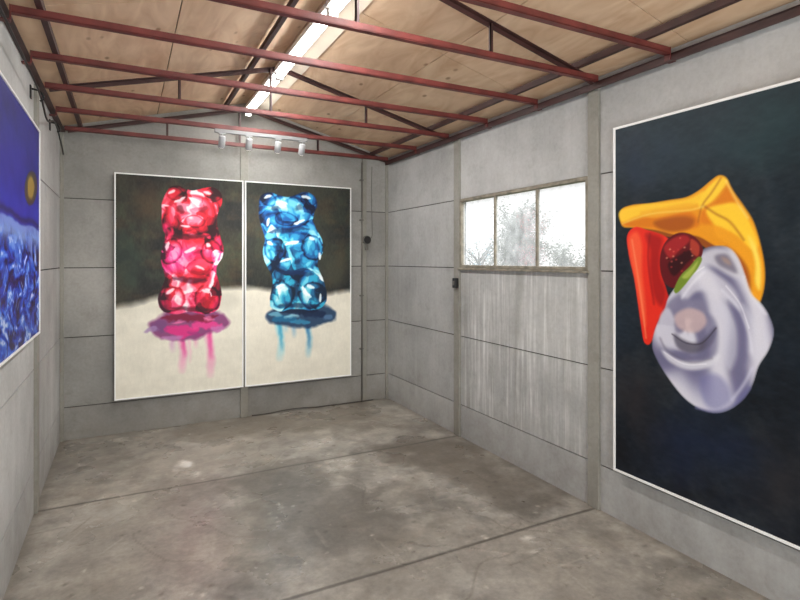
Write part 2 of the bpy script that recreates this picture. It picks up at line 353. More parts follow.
obj('wall_back', bm, [M_back, M_joint], kind='structure', label='grey concrete gable wall behind the pair of canvases')
bm = NB()
box(bm, (XL, YF-.09, 0), (XL+.35, YF, ZE)); box(bm, (XR-.35, YF-.09, 0), (XR, YF, ZE)); box(bm, (XL+.35, YF-.09, 2.35), (XR-.35, YF, ZE))
v = [bm.verts.new(p) for p in [(XL, YF, ZE), (XR, YF, ZE), (XM, YF, ZR), (XL, YF-.09, ZE), (XR, YF-.09, ZE), (XM, YF-.09, ZR)]]
for f in [(0, 1, 2), (3, 5, 4), (0, 3, 4, 1), (1, 4, 5, 2), (2, 5, 3, 0)]: bm.faces.new([v[i] for i in f])
obj('wall_front', bm, M_con, kind='structure', label='concrete wall around the open doorway')
# ceiling: plywood sheets on two slopes over a dark deck
bm = NB(); ys = [YF-.09, -.6, .62, 1.84, 3.06, 4.28, YB+.09]
for s in (-1, 1):
    xe = XL if s < 0 else XR
    xs = [XM, XM+s*.82, xe+s*.09]
    for i in range(2):
        for j in range(6):
            xa, xb, ya, yb = xs[i]+s*.003, xs[i+1]-s*.003, ys[j]+.003, ys[j+1]-.003
            vs = [bm.verts.new((X, Y, roof(X)+dz)) for dz in (0, .012) for (X, Y) in ((xa, ya), (xb, ya), (xb, yb), (xa, yb))]
            for f in [(0, 1, 2, 3), (7, 6, 5, 4), (0, 4, 5, 1), (1, 5, 6, 2), (2, 6, 7, 3), (3, 7, 4, 0)]: bm.faces.new([vs[k] for k in f])
    xa, xb = XM, xe+s*.09
    vs = [bm.verts.new((X, Y, roof(X)+dz)) for dz in (.012, .06) for (X, Y) in ((xa, ys[0]), (xb, ys[0]), (xb, ys[-1]), (xa, ys[-1]))]
    for f in [(0, 1, 2, 3), (7, 6, 5, 4), (0, 4, 5, 1), (1, 5, 6, 2), (2, 6, 7, 3), (3, 7, 4, 0)]: bm.faces.new([vs[k] for k in f]).material_index = 1
obj('ceiling', bm, [M_ply, M_joint], kind='structure', label='low gabled ceiling of knotty plywood sheets')

# concrete posts and steel rails of the shell
tn = [0]
def trim(bm, m, label, bevel=0):
    tn[0] += 1; return obj('trim_%d' % tn[0], bm, m, kind='structure', label=label, bevel=bevel)
for y, t in ((4.075, 'left of the window'), (2.48, 'between the window and the large dark canvas')):
    bm = NB(); box(bm, (XR-.02, y-.045, 0), (XR+.01, y+.045, ZE-.07)); trim(bm, M_post, 'concrete wall post '+t, .004)
for y, t in ((4.075, 'behind the blue canvas'), ):
    bm = NB(); box(bm, (XL-.01, y-.045, 0), (XL+.02, y+.045, ZE-.07)); trim(bm, M_post, 'concrete wall post '+t, .004)
bm = NB(); box(bm, (XM-.055, YB-.02, 0), (XM+.025, YB+.01, ZE)); trim(bm, M_post, 'concrete wall post behind the seam of the two canvases', .004)
bm = NB(); box(bm, (2.38, YB-.018, 0), (2.43, YB+.01, ZE-.03)); trim(bm, M_post, 'narrow concrete post right of the blue bear canvas', .004)
bm = NB(); box(bm, (XR-.03, YB-.03, 0), (XR, YB, ZE-.05)); trim(bm, M_post, 'corner post between back and window walls', .003)
bm = NB(); box(bm, (XL, YB-.03, 0), (XL+.03, YB, ZE-.05)); trim(bm, M_post, 'corner post between left and back walls', .003)
bm = NB(); angle(bm, (XR-.022, YF, ZE-.05), (XR-.022, YB-.03, ZE-.05), (1, 0, 0), .042, .008); trim(bm, M_dred, 'red steel eave rail above the window wall')
bm = NB(); angle(bm, (XL+.022, YB-.03, ZE-.05), (XL+.022, YF, ZE-.05), (1, 0, 0), .042, .008); trim(bm, M_dred, 'red steel eave rail above the left wall')
bm = NB(); obox(bm, ((1.155+1.30)/2, YF, roof(1.2275)-.009), ((1.155+1.30)/2, YB-.003, roof(1.2275)-.009), (1, 0, -SL), .145, .012); trim(bm, M_pale, 'pale board along the ridge beside the fluorescent lights')

# ------------------------------------------------------------------ roof trusses and tie bars
for y, t in [(5.46, 'against the back wall'), (4.18, 'in mid-room, just in front of the spotlights'), (2.43, 'nearest the viewer, ending beside the large dark canvas')]:
    R0 = empty('roof_truss', (XM, y, 2.72), 'triangular steel roof truss '+t, 'roof truss', 'steel roof trusses across the room')
    bm = NB(); angle(bm, (XL+.0425, y, 2.735), (XR-.0425, y, 2.735), (0, 1, 0), .033, .006); obj('bottom_chord', bm, M_red, R0)
    dz = -.072
    for s in (-1, 1):
        xe = (XL+.06) if s < 0 else (XR-.06)
        bm = NB(); p = (xe, y, roof(xe)+dz+.015); q = (XM+s*.02, y, roof(XM+s*.02)+dz)
        obox(bm, p, q, (0, 1, 0), .032, .006); obox(bm, p, q, (0, 1, 0), .006, .028, .013, s*.014)
        obj('rafter', bm, M_dred, R0)
    for xs in (XM-.075, XM+.74, XM-.74):
        bm = NB(); zt = roof(xs)+dz-.004; box(bm, (xs-.009, y-.010, 2.739), (xs+.009, y-.004, zt)); box(bm, (xs-.009, y-.010, 2.739), (xs-.004, y+.008, zt))
        obj('strut', bm, M_dred, R0)
for y, t in [(4.80, 'carrying the white spotlight track'), (3.59, 'reaching the window wall above the farther window pane'), (2.99, 'reaching the window wall above the middle of the window'), (1.93, 'closest to the viewer, above the large dark canvas')]:
    bm = NB(); angle(bm, (XL+.0425, y, 2.735), (XR-.0425, y, 2.735), (0, 1, 0), .033, .006)
    for xe in (XL, XR):
        s = 1 if xe == XL else -1; box(bm, (xe+s*.0425, y-.02, 2.70), (xe+s*.0435, y+.02, 2.77)); box(bm, (xe+s*.001, y-.02, 2.695), (xe+s*.0425, y+.02, 2.70)); box(bm, (xe+s*.0428, y-.02, 2.698), (xe+s*.05, y-.016, 2.765))
    obj('tie_bar', bm, M_red, label='straight red-brown steel tie bar '+t, cat='tie bar', group='steel tie bars across the room')
for X, t in ((XL+.16, 'close to the left wall'), (.87, 'just left of the fluorescent lights'), (2.48, 'close to the window wall')):
    bm = NB(); box(bm, (X-.014, YF+.05, roof(X)-.056), (X+.014, YB-.02, roof(X)-.018))
    o = obj('purlin', bm, M_dred, label='long dark red steel purlin under the plywood '+t, cat='purlin', group='steel purlins')

# ------------------------------------------------------------------ window
W0, W1, Z0, Z1 = 2.525, 4.03, 1.53, 2.15
Wn = empty('window_1', (XR, (W0+W1)/2, Z0), 'wide three-pane window in the concrete wall', 'window'); Wn['kind'] = 'structure'
bm = NB(); t = .025
box(bm, (XR-.015, W0, Z0), (XR+.05, W1, Z0+t)); box(bm, (XR-.015, W0, Z1-t), (XR+.05, W1, Z1)); box(bm, (XR-.015, W0, Z0+t), (XR+.03, W0+t, Z1-t)); box(bm, (XR-.015, W1-t, Z0+t), (XR+.03, W1, Z1-t))
obj('window_frame', bm, M_wood, Wn, .003)
ym = [W0+(W1-W0)*k/3 for k in (1, 2)]
for y in ym:
    bm = NB(); box(bm, (XR-.006, y-.010, Z0+t), (XR+.02, y+.010, Z1-t)); obj('mullion', bm, M_wood, Wn, .002)
ed = [W0+t, ym[0], ym[1], W1-t]
for i in range(3):
    bm = NB(); box(bm, (XR+.005, ed[i]+.009, Z0+t), (XR+.009, ed[i+1]-.009, Z1-t)); obj('pane', bm, M_glass, Wn)
bm = NB(); box(bm, (XR-.035, W0-.01, Z0-.016), (XR+.03, W1+.01, Z0)); obj('window_sill', bm, M_wood, Wn, .003)

# ------------------------------------------------------------------ paintings
def framed(name, label, cat, plane, val, a0, a1, b0, b1, P, group=None, stroke=.012):
    """plane 'y': hangs on the back wall, 'x+': right wall, 'x-': left wall ; val = front plane"""
    d = .035
    if plane == 'y': pt = lambda a, z, k: (a, val+k, z)
    elif plane == 'x+': pt = lambda a, z, k: (val+k, -a, z)
    else: pt = lambda a, z, k: (val-k, a, z)
    R0 = empty(name, pt((a0+a1)/2, b0, .02), label, cat, group)
    bm = NB(); w = stroke
    for (p, q) in [((a0, b0), (a1, b0+w)), ((a0, b1-w), (a1, b1)), ((a0, b0+w), (a0+w, b1-w)), ((a1-w, b0+w), (a1, b1-w))]:
        box(bm, pt(p[0], p[1], 0), pt(q[0], q[1], d))
    obj('frame', bm, M_fr, R0, .0015)
    bm = NB(); box(bm, pt(a0+w, b0+w, .012), pt(a1-w, b1-w, d-.002)); obj('stretcher', bm, M_wood, R0)
    place = {'y': lambda a, b: np.stack([a, a*0+val+.006, b], 1), 'x+': lambda a, b: np.stack([a*0+val+.006, -a, b], 1), 'x-': lambda a, b: np.stack([a*0+val-.006, a, b], 1)}[plane]
    P.mesh('canvas', place, M_canvas, R0)
    return R0
YC = 5.492
convB = lambda x, y: (lambda p: (p[0], p[2]))(hit(x, y, 1, YC+.006))
def dark_ground(P, seed, c0, c1, c2):
    a = np.clip((fbm(P.A, P.B, 2.6, seed)-.3)*2.6, 0, 1)[..., None]; b = np.clip((fbm(P.A*1.6, P.B, 5, seed+9)-.46)*4, 0, 1)[..., None]; e = np.clip((fbm(P.A, P.B*1.5, 7, seed+19)-.5)*5, 0, 1)[..., None]
    P.img = np.array(c0)*(1-a)+np.array(c1)*a; P.img = P.img*(1-b*.5)+np.array(c2)*b*.5; P.img = P.img*(1-e*.35)+np.array([84, 66, 46])*e*.35
    P.img += (fbm(P.A*2.5, P.B, 40, seed+5, 3)[..., None]-.5)*18
def cream(P, line, seed):
    def c(A, B):
        n = fbm(A, B*1.8, 6, seed)[..., None]; f = fbm(A*3, B, 22, seed+3, 3)[..., None]
        return np.array([234, 229, 212])*(.94+.09*n)+(f-.5)*10
    P.fill(line, c, .035, True, 1, .018, 9, seed)
def gummy(P, outline, pal, alt, seed, lobes, altb):
    """glassy bear of rounded lobes seen through large refracting facets; pal runs dark to light"""
    pts = P.pts(smoothpts(outline, 4, True)); R, M = P.mask(pts, .004, .008, 10, seed)
    A, B = P.A[R], P.B[R]
    wA = A+(fbm(A, B, 5, seed, 3)-.5)*.17; wB = B+(fbm(A, B, 5, seed+7, 3)-.5)*.17
    def cells(n, s):
        rr = np.random.RandomState(s); cx = rr.uniform(pts[:, 0].min(), pts[:, 0].max(), n); cy = rr.uniform(pts[:, 1].min(), pts[:, 1].max(), n)
        best = np.full(A.shape, 1e9); ix = np.zeros(A.shape, int); an = rr.uniform(0, 3.14, n); st = rr.uniform(1.0, 2.2, n)
        gx = rr.uniform(-1, 1, n); gy = rr.uniform(-1, 1, n)
        for i in range(n):
            dx = wA-cx[i]; dy = wB-cy[i]; u = dx*math.cos(an[i])+dy*math.sin(an[i]); w = (-dx*math.sin(an[i])+dy*math.cos(an[i]))*st[i]
            d = u*u+w*w; nb = d < best; ix = np.where(nb, i, ix); best = np.where(nb, d, best)
        return rr.rand(n)[ix]+(gx[ix]*(wA-cx[ix])+gy[ix]*(wB-cy[ix]))*3.5, rr.rand(n)[ix]
    liq = np.clip((fbm(wA*1.3, wB, 6.5, seed+30, 3)-.5)*3+.5, 0, 1)
    c1, h1 = cells(52, seed); c2, h2 = cells(90, seed+1)
    val = .38*liq+.42*c1+.2*c2
    val = (val-.5)*1.35+.45
    for (cx, cy, rx, ry, amp) in lobes:
        c0 = P.conv(cx, cy); ax = abs(P.conv(cx+rx, cy)[0]-c0[0]); ay = abs(P.conv(cx, cy+ry)[1]-c0[1])
        u = (A-c0[0])/ax; w = (B-c0[1])/ay; r = np.sqrt(u*u+w*w)+(liq-.5)*.24+(c1-.5)*.08
        ins = np.clip((1.06-r)/.1, 0, 1)
        sh = .26*np.exp(-((u+.3)**2+(w-.42)**2)/.16) + .1*np.exp(-((u-.45)**2+(w+.5)**2)/.07) - .38*np.exp(-((r-.97)/.13)**2) - .1*np.clip(u*.6-w*.6, 0, 1)
        val = val*(1-ins*.2)+(.46+(val-.5)*.6)*ins*.2+sh*ins*amp
    val = np.clip(val, 0, .999); n = len(pal)-1; x = val*n; i = np.floor(x).astype(int); fr = np.clip((x-i-.25)/.5, 0, 1)[..., None]
    pa = np.array(pal, float); al = np.array(alt, float)
    c = pa[i]*(1-fr)+pa[np.minimum(i+1, n)]*fr; ca = al[i]*(1-fr)+al[np.minimum(i+1, n)]*fr
    hb = np.clip(.5+(P.conv(190, altb)[1]-B)/.6+(fbm(A, B, 4, seed+70, 2)-.5)*3+(h1-.5)*.5, 0, 1)[..., None]
    c = boxblur(c*(1-hb)+ca*hb, 1)
    M3 = M[..., None]; P.img[R] = P.img[R]*(1-M3)+c*M3
def blobs(P, lst, seed=0, k=1.0, warp=.02, soft=.012):
    for i, (x, y, rx, ry, rot, c, op) in enumerate(lst): P.fill(ell(x, y, rx, ry, 10, rot), c, soft, True, op*k, warp, 12, seed+i)
# left bear, red
bL0, bL1, bZ0, bZ1 = -.09, 1.058, .318, 2.40
P = Paint(bL0+.01, bL1-.01, bZ0+.01, bZ1-.01, .005, (40, 40, 38), convB)
dark_ground(P, 3, (30, 31, 30), (58, 56, 44), (66, 76, 58))
P.fill(ell(128, 262, 16, 26), (56, 76, 62), .05, True, .5, .08, 6, 4); P.fill(ell(150, 200, 14, 16), (88, 62, 42), .05, True, .4, .08, 6, 8)
cream(P, [(95, 309), (105, 308), (120, 306), (135, 303), (150, 299), (165, 295), (180, 291), (205, 289), (225, 288), (245, 287), (262, 287), (262, 420), (95, 420)], 5)
P.fill(ell(228, 300, 14, 8), (190, 186, 172), .05, True, .5, .03, 9, 5)
for pts, w, c in [([(180, 332), (183, 350), (182, 370)], .06, (242, 140, 190)), ([(182, 334), (184, 356)], .022, (224, 44, 130)), ([(207, 328), (211, 348), (211, 374)], .066, (244, 146, 192)), ([(209, 330), (212, 358)], .026, (228, 54, 138)), ([(171, 332), (173, 350)], .04, (210, 156, 198)), ([(196, 334), (196, 346)], .03, (236, 150, 190)), ([(189, 334), (190, 362)], .014, (244, 170, 204))]:
    P.drip(pts, w, c, .018, .95)
P.fill([(147, 324), (155, 318), (163, 311), (180, 307), (205, 307), (218, 312), (228, 320), (229, 326), (220, 332), (210, 334), (198, 339), (182, 342), (168, 338), (152, 336)], (130, 58, 112), .018, True, .92, .04, 8, 1)
blobs(P, [(160, 326, 9, 5, 0, (118, 70, 124), .8), (182, 331, 16, 6, 0, (230, 44, 132), .85), (206, 325, 16, 5, 0, (238, 62, 144), .85), (190, 318, 28, 4, 0, (122, 12, 50), .9), (172, 337, 9, 2.5, 0, (190, 130, 184), .8), (218, 328, 8, 3, 0, (196, 116, 176), .8), (196, 334, 8, 2.5, 0, (160, 48, 120), .7), (153, 330, 5, 3, 0, (160, 128, 176), .8), (176, 322, 7, 1.6, 0, (244, 120, 170), .8), (208, 319, 6, 1.6, 0, (246, 130, 176), .8)], 7, 1, .04, .012)
RED = [(44, 4, 14), (104, 6, 28), (176, 14, 38), (226, 30, 52), (241, 64, 90), (250, 134, 160), (255, 228, 234)]
RDM = [(56, 4, 34), (126, 8, 58), (196, 18, 88), (232, 36, 122), (245, 88, 160), (251, 156, 200), (255, 234, 244)]
OUT_R = [(165, 194), (170, 187), (179, 186), (186, 189), (195, 190), (204, 188), (213, 187), (221, 193), (222, 203), (218, 212), (217, 222), (219, 233), (223, 246), (222, 258), (217, 267), (217, 277), (221, 288), (221, 300), (217, 310), (205, 314), (193, 312), (186, 312), (174, 314), (161, 310), (158, 298), (162, 287), (165, 277), (162, 266), (161, 256), (163, 246), (165, 236), (162, 227), (162, 212), (162, 203)]
gummy(P, OUT_R, RED, RDM, 11, [(191, 258, 27, 24, .7), (173, 299, 14, 14, 1), (208, 299, 13, 14, 1), (171, 252, 11, 13, 1), (212, 252, 11, 13, 1), (192, 213, 28, 22, .9), (175, 194, 9, 7, .6), (212, 195, 9, 7, .6), (194, 221, 11, 7, .6)], 274)
blobs(P, [(213, 198, 4, 3, .3, (64, 6, 22), .6), (180, 209, 4, 3, .4, (80, 6, 24), .6), (203, 209, 4, 3, -.4, (80, 6, 24), .5), (190, 236, 20, 2.6, -.08, (76, 6, 28), .7), (190, 280, 18, 2.6, .06, (84, 6, 36), .7), (190, 309, 22, 2.4, 0, (64, 4, 26), .65)], 40, 1, .03, .01)
for (x, y, rx, ry, rot) in [(172, 192, 4, 1.5, -.4), (207, 193, 4, 1.3, .3), (180, 200, 6, 1.4, -.4), (167, 246, 1.8, 5, .2), (208, 245, 3, 1.6, .4), (190, 250, 6, 2, -.4), (170, 291, 5, 1.7, -.5), (206, 291, 4, 1.6, .2), (200, 268, 5, 1.3, .4), (216, 262, 1.4, 4, .2), (186, 226, 5, 1.2, .1)]:
    P.fill(ell(x, y, rx, ry, 8, rot), (255, 226, 232), .006, True, .9, .015, 16, int(x+y))
framed('framed_painting', 'tall white-framed canvas of a glassy red gummy bear dripping pink on cream ground', 'painting', 'y', YC, bL0, bL1, bZ0, bZ1, P, 'pair of bear canvases on the back wall')
# right bear, blue
bR0, bR1 = 1.074, 2.227
P = Paint(bR0+.01, bR1-.01, bZ0+.01, bZ1-.01, .005, (40, 40, 38), convB)
dark_ground(P, 33, (32, 35, 35), (54, 56, 48), (60, 66, 52))
P.fill(ell(338, 270, 10, 18), (74, 72, 58), .05, True, .5, .08, 6, 4)
cream(P, [(230, 288), (245, 288), (258, 288), (275, 290), (300, 294), (325, 294), (338, 292), (351, 291), (366, 291), (366, 410), (230, 410)], 15)
for pts, w, c in [([(278, 320), (281, 338), (280, 357)], .066, (140, 216, 232)), ([(280, 322), (282, 349)], .026, (34, 144, 186)), ([(306, 320), (309, 338), (308, 355)], .055, (104, 182, 212)), ([(307, 322), (309, 347)], .022, (30, 94, 150)), ([(293, 322), (294, 336)], .04, (130, 178, 206)), ([(286, 322), (286, 332)], .03, (150, 206, 222))]:
    P.drip(pts, w, c, .018, .95)
P.fill([(267, 316), (274, 309), (284, 305), (312, 303), (326, 306), (336, 312), (335, 319), (322, 325), (305, 328), (285, 326), (271, 323)], (28, 56, 90), .016, True, .92, .035, 8, 1)
blobs(P, [(285, 319, 12, 3.5, 0, (24, 104, 146), .85), (314, 314, 12, 3.5, 0, (14, 34, 68), .85), (300, 322, 10, 2.5, 0, (50, 140, 180), .8), (328, 318, 5, 3, 0, (84, 120, 158), .8), (275, 315, 6, 2.5, 0, (120, 196, 220), .7), (296, 311, 22, 3, 0, (8, 26, 56), .85), (292, 317, 7, 1.4, 0, (170, 226, 240), .7)], 3, 1, .03, .01)
BLU = [(6, 22, 50), (14, 52, 104), (24, 96, 168), (52, 158, 212), (116, 210, 238), (182, 235, 248), (246, 254, 255)]
BLA = [(8, 30, 54), (18, 62, 98), (32, 104, 146), (44, 166, 204), (104, 206, 226), (178, 231, 240), (240, 252, 255)]
OUT_B = [(259, 203), (262, 195), (270, 192), (279, 195), (288, 197), (297, 194), (306, 192), (315, 197), (317, 206), (314, 214), (313, 221), (317, 230), (322, 240), (323, 252), (318, 261), (319, 270), (324, 282), (327, 296), (323, 306), (312, 310), (300, 309), (290, 309), (280, 312), (271, 307), (270, 296), (273, 284), (271, 274), (265, 263), (263, 251), (265, 240), (262, 229), (259, 215)]
gummy(P, OUT_B, BLU, BLA, 22, [(294, 252, 27, 23, .7), (282, 295, 12, 14, 1), (312, 295, 13, 14, 1), (274, 250, 11, 13, 1), (313, 247, 11, 13, 1), (287, 212, 27, 19, .9), (269, 200, 8, 7, .6), (308, 200, 8, 7, .6), (286, 219, 11, 7, .6)], 265)
blobs(P, [(276, 209, 4, 3, .3, (10, 34, 72), .6), (299, 208, 4, 3, -.3, (10, 34, 72), .5), (289, 230, 20, 2.4, -.08, (12, 44, 92), .7), (296, 273, 18, 2.4, .06, (12, 44, 92), .7), (298, 306, 22, 2.4, 0, (8, 28, 62), .65)], 80, 1, .03, .01)
for (x, y, rx, ry, rot) in [(268, 197, 4, 1.5, -.4), (306, 197, 5, 1.6, .3), (282, 203, 6, 1.5, .2), (268, 222, 1.5, 5, .1), (300, 222, 6, 1.6, -.4), (270, 243, 4, 1.8, .5), (312, 239, 3, 2, .3), (292, 243, 7, 2, -.3), (286, 260, 6, 1.4, -.4), (319, 256, 1.4, 4, 0), (280, 286, 5, 1.8, -.4), (311, 287, 4, 1.8, .3), (320, 298, 1.4, 4, 0)]:
    P.fill(ell(x, y, rx, ry, 8, rot), (238, 252, 255), .006, True, .9, .015, 16, int(x+y))
framed('framed_painting', 'tall white-framed canvas of a glassy blue gummy bear with two blue drips', 'painting', 'y', YC, bR0, bR1, bZ0, bZ1, P, 'pair of bear canvases on the back wall')

# large dark canvas with the folded flower-like form
XC = 2.642
convR = lambda x, y: (lambda p: (-p[1], p[2]))(hit(x, y, 0, XC+.006))
p0 = hit(613, 128, 0, XC); p1 = hit(613, 470, 0, XC); a0 = -p0[1]; rz0, rz1 = p1[2], p0[2]; a1 = a0+1.75
P = Paint(a0+.01, a1-.01, rz0+.01, rz1-.01, .004, (14, 20, 26), convR, .6)
a = np.clip((fbm(P.A, P.B, 1.8, 7)-.32)*2.6, 0, 1)[..., None]; b = np.clip((P.B-rz0)/(rz1-rz0), 0, 1)[..., None]; k = np.clip((fbm(P.A*1.4, P.B, 4.5, 27)-.46)*4, 0, 1)[..., None]
P.img = np.array([10, 13, 20])*(1-a)+np.array([26, 34, 46])*a
P.img = P.img*(1-b*.55)+np.array([24, 50, 58])*b*.55; P.img = P.img*(1-k*.5)+np.array([44, 50, 54])*k*.5; P.img += (fbm(P.A, P.B*2, 30, 4, 3)[..., None]-.5)*22
for (x, y, rx, ry, c) in [(690, 150, 50, 25, (36, 56, 66)), (770, 130, 40, 30, (24, 56, 60)), (640, 400, 20, 30, (50, 42, 42)), (780, 480, 30, 40, (42, 38, 40)), (700, 450, 40, 25, (20, 32, 60)), (640, 160, 16, 20, (28, 44, 66))]:
    P.fill(ell(x, y, rx, ry), c, .2, True, .6, .14, 5, int(x))
f = P.fill; st = P.stroke
# orange-yellow sheet
f([(640, 224), (680, 222), (712, 228), (736, 244), (750, 272), (752, 300), (742, 300), (730, 272), (708, 250), (690, 240), (664, 236)], (150, 76, 20), .006)
OR = [(620, 211), (631, 205), (650, 203), (668, 200), (686, 197), (699, 190), (710, 181), (719, 175), (727, 178), (733, 190), (745, 207), (754, 222), (761, 245), (765, 268), (764, 290), (757, 308), (748, 306), (741, 296), (737, 275), (726, 254), (710, 243), (696, 236), (676, 235), (655, 230), (634, 228), (622, 226)]
f(OR, (236, 154, 24), .004)
f([(620, 211), (640, 205), (668, 202), (690, 198), (704, 191), (700, 203), (680, 208), (655, 211), (635, 217), (622, 222)], (253, 202, 52), .014)
f([(622, 224), (640, 219), (662, 214), (690, 212), (700, 224), (690, 229), (672, 231), (655, 228), (634, 227)], (222, 124, 16), .014)
f([(655, 221), (680, 216), (694, 219), (690, 228), (672, 232), (658, 228)], (158, 76, 20), .018, True, .75)
f([(704, 192), (713, 182), (721, 177), (727, 181), (722, 190), (712, 202), (704, 210), (698, 205)], (254, 210, 56), .012)
f([(704, 208), (716, 200), (728, 186), (735, 196), (740, 206), (728, 216), (712, 224), (700, 222)], (226, 128, 18), .016)
f([(706, 210), (722, 204), (738, 204), (750, 222), (758, 243), (752, 250), (736, 236), (716, 226)], (255, 206, 50), .014)
f([(716, 226), (734, 234), (750, 250), (762, 262), (763, 286), (757, 306), (750, 300), (752, 280), (744, 262), (730, 246), (716, 236)], (242, 162, 28), .014)
f([(726, 246), (741, 258), (750, 276), (749, 300), (742, 296), (737, 276), (731, 258)], (172, 88, 20), .014)
f([(748, 236), (756, 246), (761, 268), (760, 290), (755, 282), (755, 262)], (255, 222, 90), .012)
f([(640, 212), (665, 207), (690, 203), (700, 208), (680, 213), (652, 218)], (246, 176, 40), .012, True, .7)
st([(704, 206), (716, 214), (730, 222), (744, 240)], .007, (158, 76, 20), .008, .8)
st([(721, 178), (712, 192), (702, 206), (698, 222)], .007, (176, 90, 22), .008, .8)
st([(622, 224), (650, 214), (690, 210), (704, 206)], .006, (253, 224, 130), .008, .75)
st([(726, 181), (736, 200), (748, 218)], .008, (255, 228, 130), .008, .8)
P.blur_in(OR, 2)
# red petal
RP = [(627, 236), (635, 227), (648, 230), (665, 236), (671, 244), (662, 256), (661, 272), (666, 288), (668, 300), (661, 318), (655, 332), (650, 344), (644, 342), (641, 326), (638, 305), (634, 278), (629, 256)]
f(RP, (232, 46, 28), .004)
f([(646, 234), (662, 238), (660, 254), (660, 274), (666, 292), (662, 306), (654, 296), (650, 270), (650, 250)], (166, 22, 20), .025, True, .9)
f([(629, 238), (637, 232), (642, 245), (642, 270), (645, 300), (646, 325), (642, 318), (636, 284), (630, 256)], (252, 100, 58), .02, True, .8)
st([(632, 240), (637, 270), (642, 305), (646, 338)], .009, (253, 144, 96), .008, .8)
st([(655, 330), (664, 308), (668, 296)], .012, (180, 24, 26), .01, .9)
st([(650, 234), (648, 256), (650, 278), (654, 304)], .008, (128, 12, 14), .012, .7)
P.blur_in(RP, 1)
# grey crumpled sheet: broad wavy bands of light and shade, then the drawn folds
GR = [(702, 250), (713, 246), (728, 247), (738, 257), (745, 274), (750, 292), (761, 303), (769, 315), (774, 332), (769, 350), (759, 366), (753, 384), (745, 398), (731, 409), (716, 413), (700, 409), (684, 398), (668, 378), (656, 358), (652, 344), (656, 326), (664, 310), (668, 298), (676, 286), (688, 272), (696, 260)]
cg = P.conv(686, 328)
def folds(A, B):
    u = (A-cg[0])*1.0; v = (B-cg[1])*.6; r = np.sqrt(u*u+v*v); th = np.arctan2(v, u)
    w = fbm(A, B, 2.0, 71, 2)-.5; ph = 34*r+1.0*np.sin(th*3+1)+w*7+th*.7
    s = .5+.5*np.sin(ph); s = s*s*(3-2*s)
    dk = np.array([112, 109, 140]); lt = np.array([214, 213, 224]); bl = np.array([116, 116, 168])
    low = np.clip((cg[1]-.2-B)/.3, 0, 1)[..., None]; dkk = dk*(1-low)+bl*low
    return dkk*(1-s[..., None])+lt*s[..., None]
f(GR, folds, .003)
K = .6
f([(704, 252), (716, 248), (728, 251), (737, 262), (742, 278), (730, 276), (716, 268), (704, 264), (694, 270), (698, 260)], (206, 205, 214), .018, True, .9)
f([(715, 256), (726, 254), (733, 262), (737, 273), (726, 269), (718, 264)], (112, 106, 124), .014, True, .8)
f([(721, 257), (728, 259), (731, 265), (725, 263)], (196, 156, 126), .01, True, .5)
f([(680, 290), (692, 276), (706, 270), (722, 278), (736, 292), (742, 310), (730, 304), (712, 292), (696, 292), (684, 302)], (218, 217, 227), .02, True, .75)
f([(668, 304), (678, 296), (690, 300), (702, 300), (708, 314), (700, 322), (686, 318), (672, 320)], (130, 127, 153), .016, True, .85)
f([(675, 315), (688, 308), (702, 312), (707, 322), (698, 332), (684, 331), (676, 325)], (208, 180, 178), .014, True, .8)
f([(660, 316), (668, 308), (674, 318), (676, 334), (688, 344), (700, 346), (690, 352), (672, 348), (660, 336)], (206, 205, 218), .014, True, .85)
f([(674, 334), (686, 341), (700, 342), (716, 326), (712, 344), (694, 353), (678, 348)], (84, 80, 96), .014, True, .8)
f([(742, 304), (752, 316), (759, 334), (757, 358), (748, 352), (746, 330)], (218, 218, 229), .02, True, K)
f([(712, 300), (726, 306), (736, 324), (738, 350), (730, 370), (722, 352), (722, 328), (714, 312)], (208, 208, 222), .02, True, K)
f([(707, 314), (716, 322), (718, 344), (712, 364), (705, 352), (708, 332)], (104, 101, 134), .02, True, K)
f([(728, 300), (738, 312), (747, 336), (745, 362), (738, 352), (738, 330), (732, 314)], (110, 108, 141), .02, True, K)
f([(700, 378), (716, 374), (728, 386), (730, 402), (716, 410), (704, 402)], (114, 114, 165), .025, True, .55)
f([(662, 350), (680, 360), (704, 360), (720, 354), (712, 366), (690, 370), (670, 362)], (226, 226, 234), .014, True, .85)
for pts, w, c in [([(744, 276), (752, 296), (766, 314)], .012, (230, 230, 239)), ([(704, 272), (692, 284), (682, 298)], .01, (240, 240, 247)), ([(722, 290), (738, 308), (748, 330), (752, 352)], .008, (234, 234, 245)), ([(660, 338), (668, 351), (690, 362), (712, 358)], .006, (92, 88, 108)), ([(696, 408), (716, 412), (734, 405), (750, 388)], .012, (100, 100, 146)), ([(732, 400), (744, 384), (752, 368)], .01, (216, 216, 233))]:
    st(pts, w, c, .01, .8)
P.blur_in(GR, 4)
for pts, w, c in [([(678, 288), (692, 275), (704, 267)], .005, (246, 246, 250)), ([(664, 352), (684, 364), (706, 364)], .005, (244, 244, 249)), ([(672, 334), (686, 343), (702, 343), (716, 328)], .006, (58, 54, 68)), ([(726, 286), (740, 304), (749, 328)], .005, (242, 242, 249))]:
    st(pts, w, c, .006, .8)
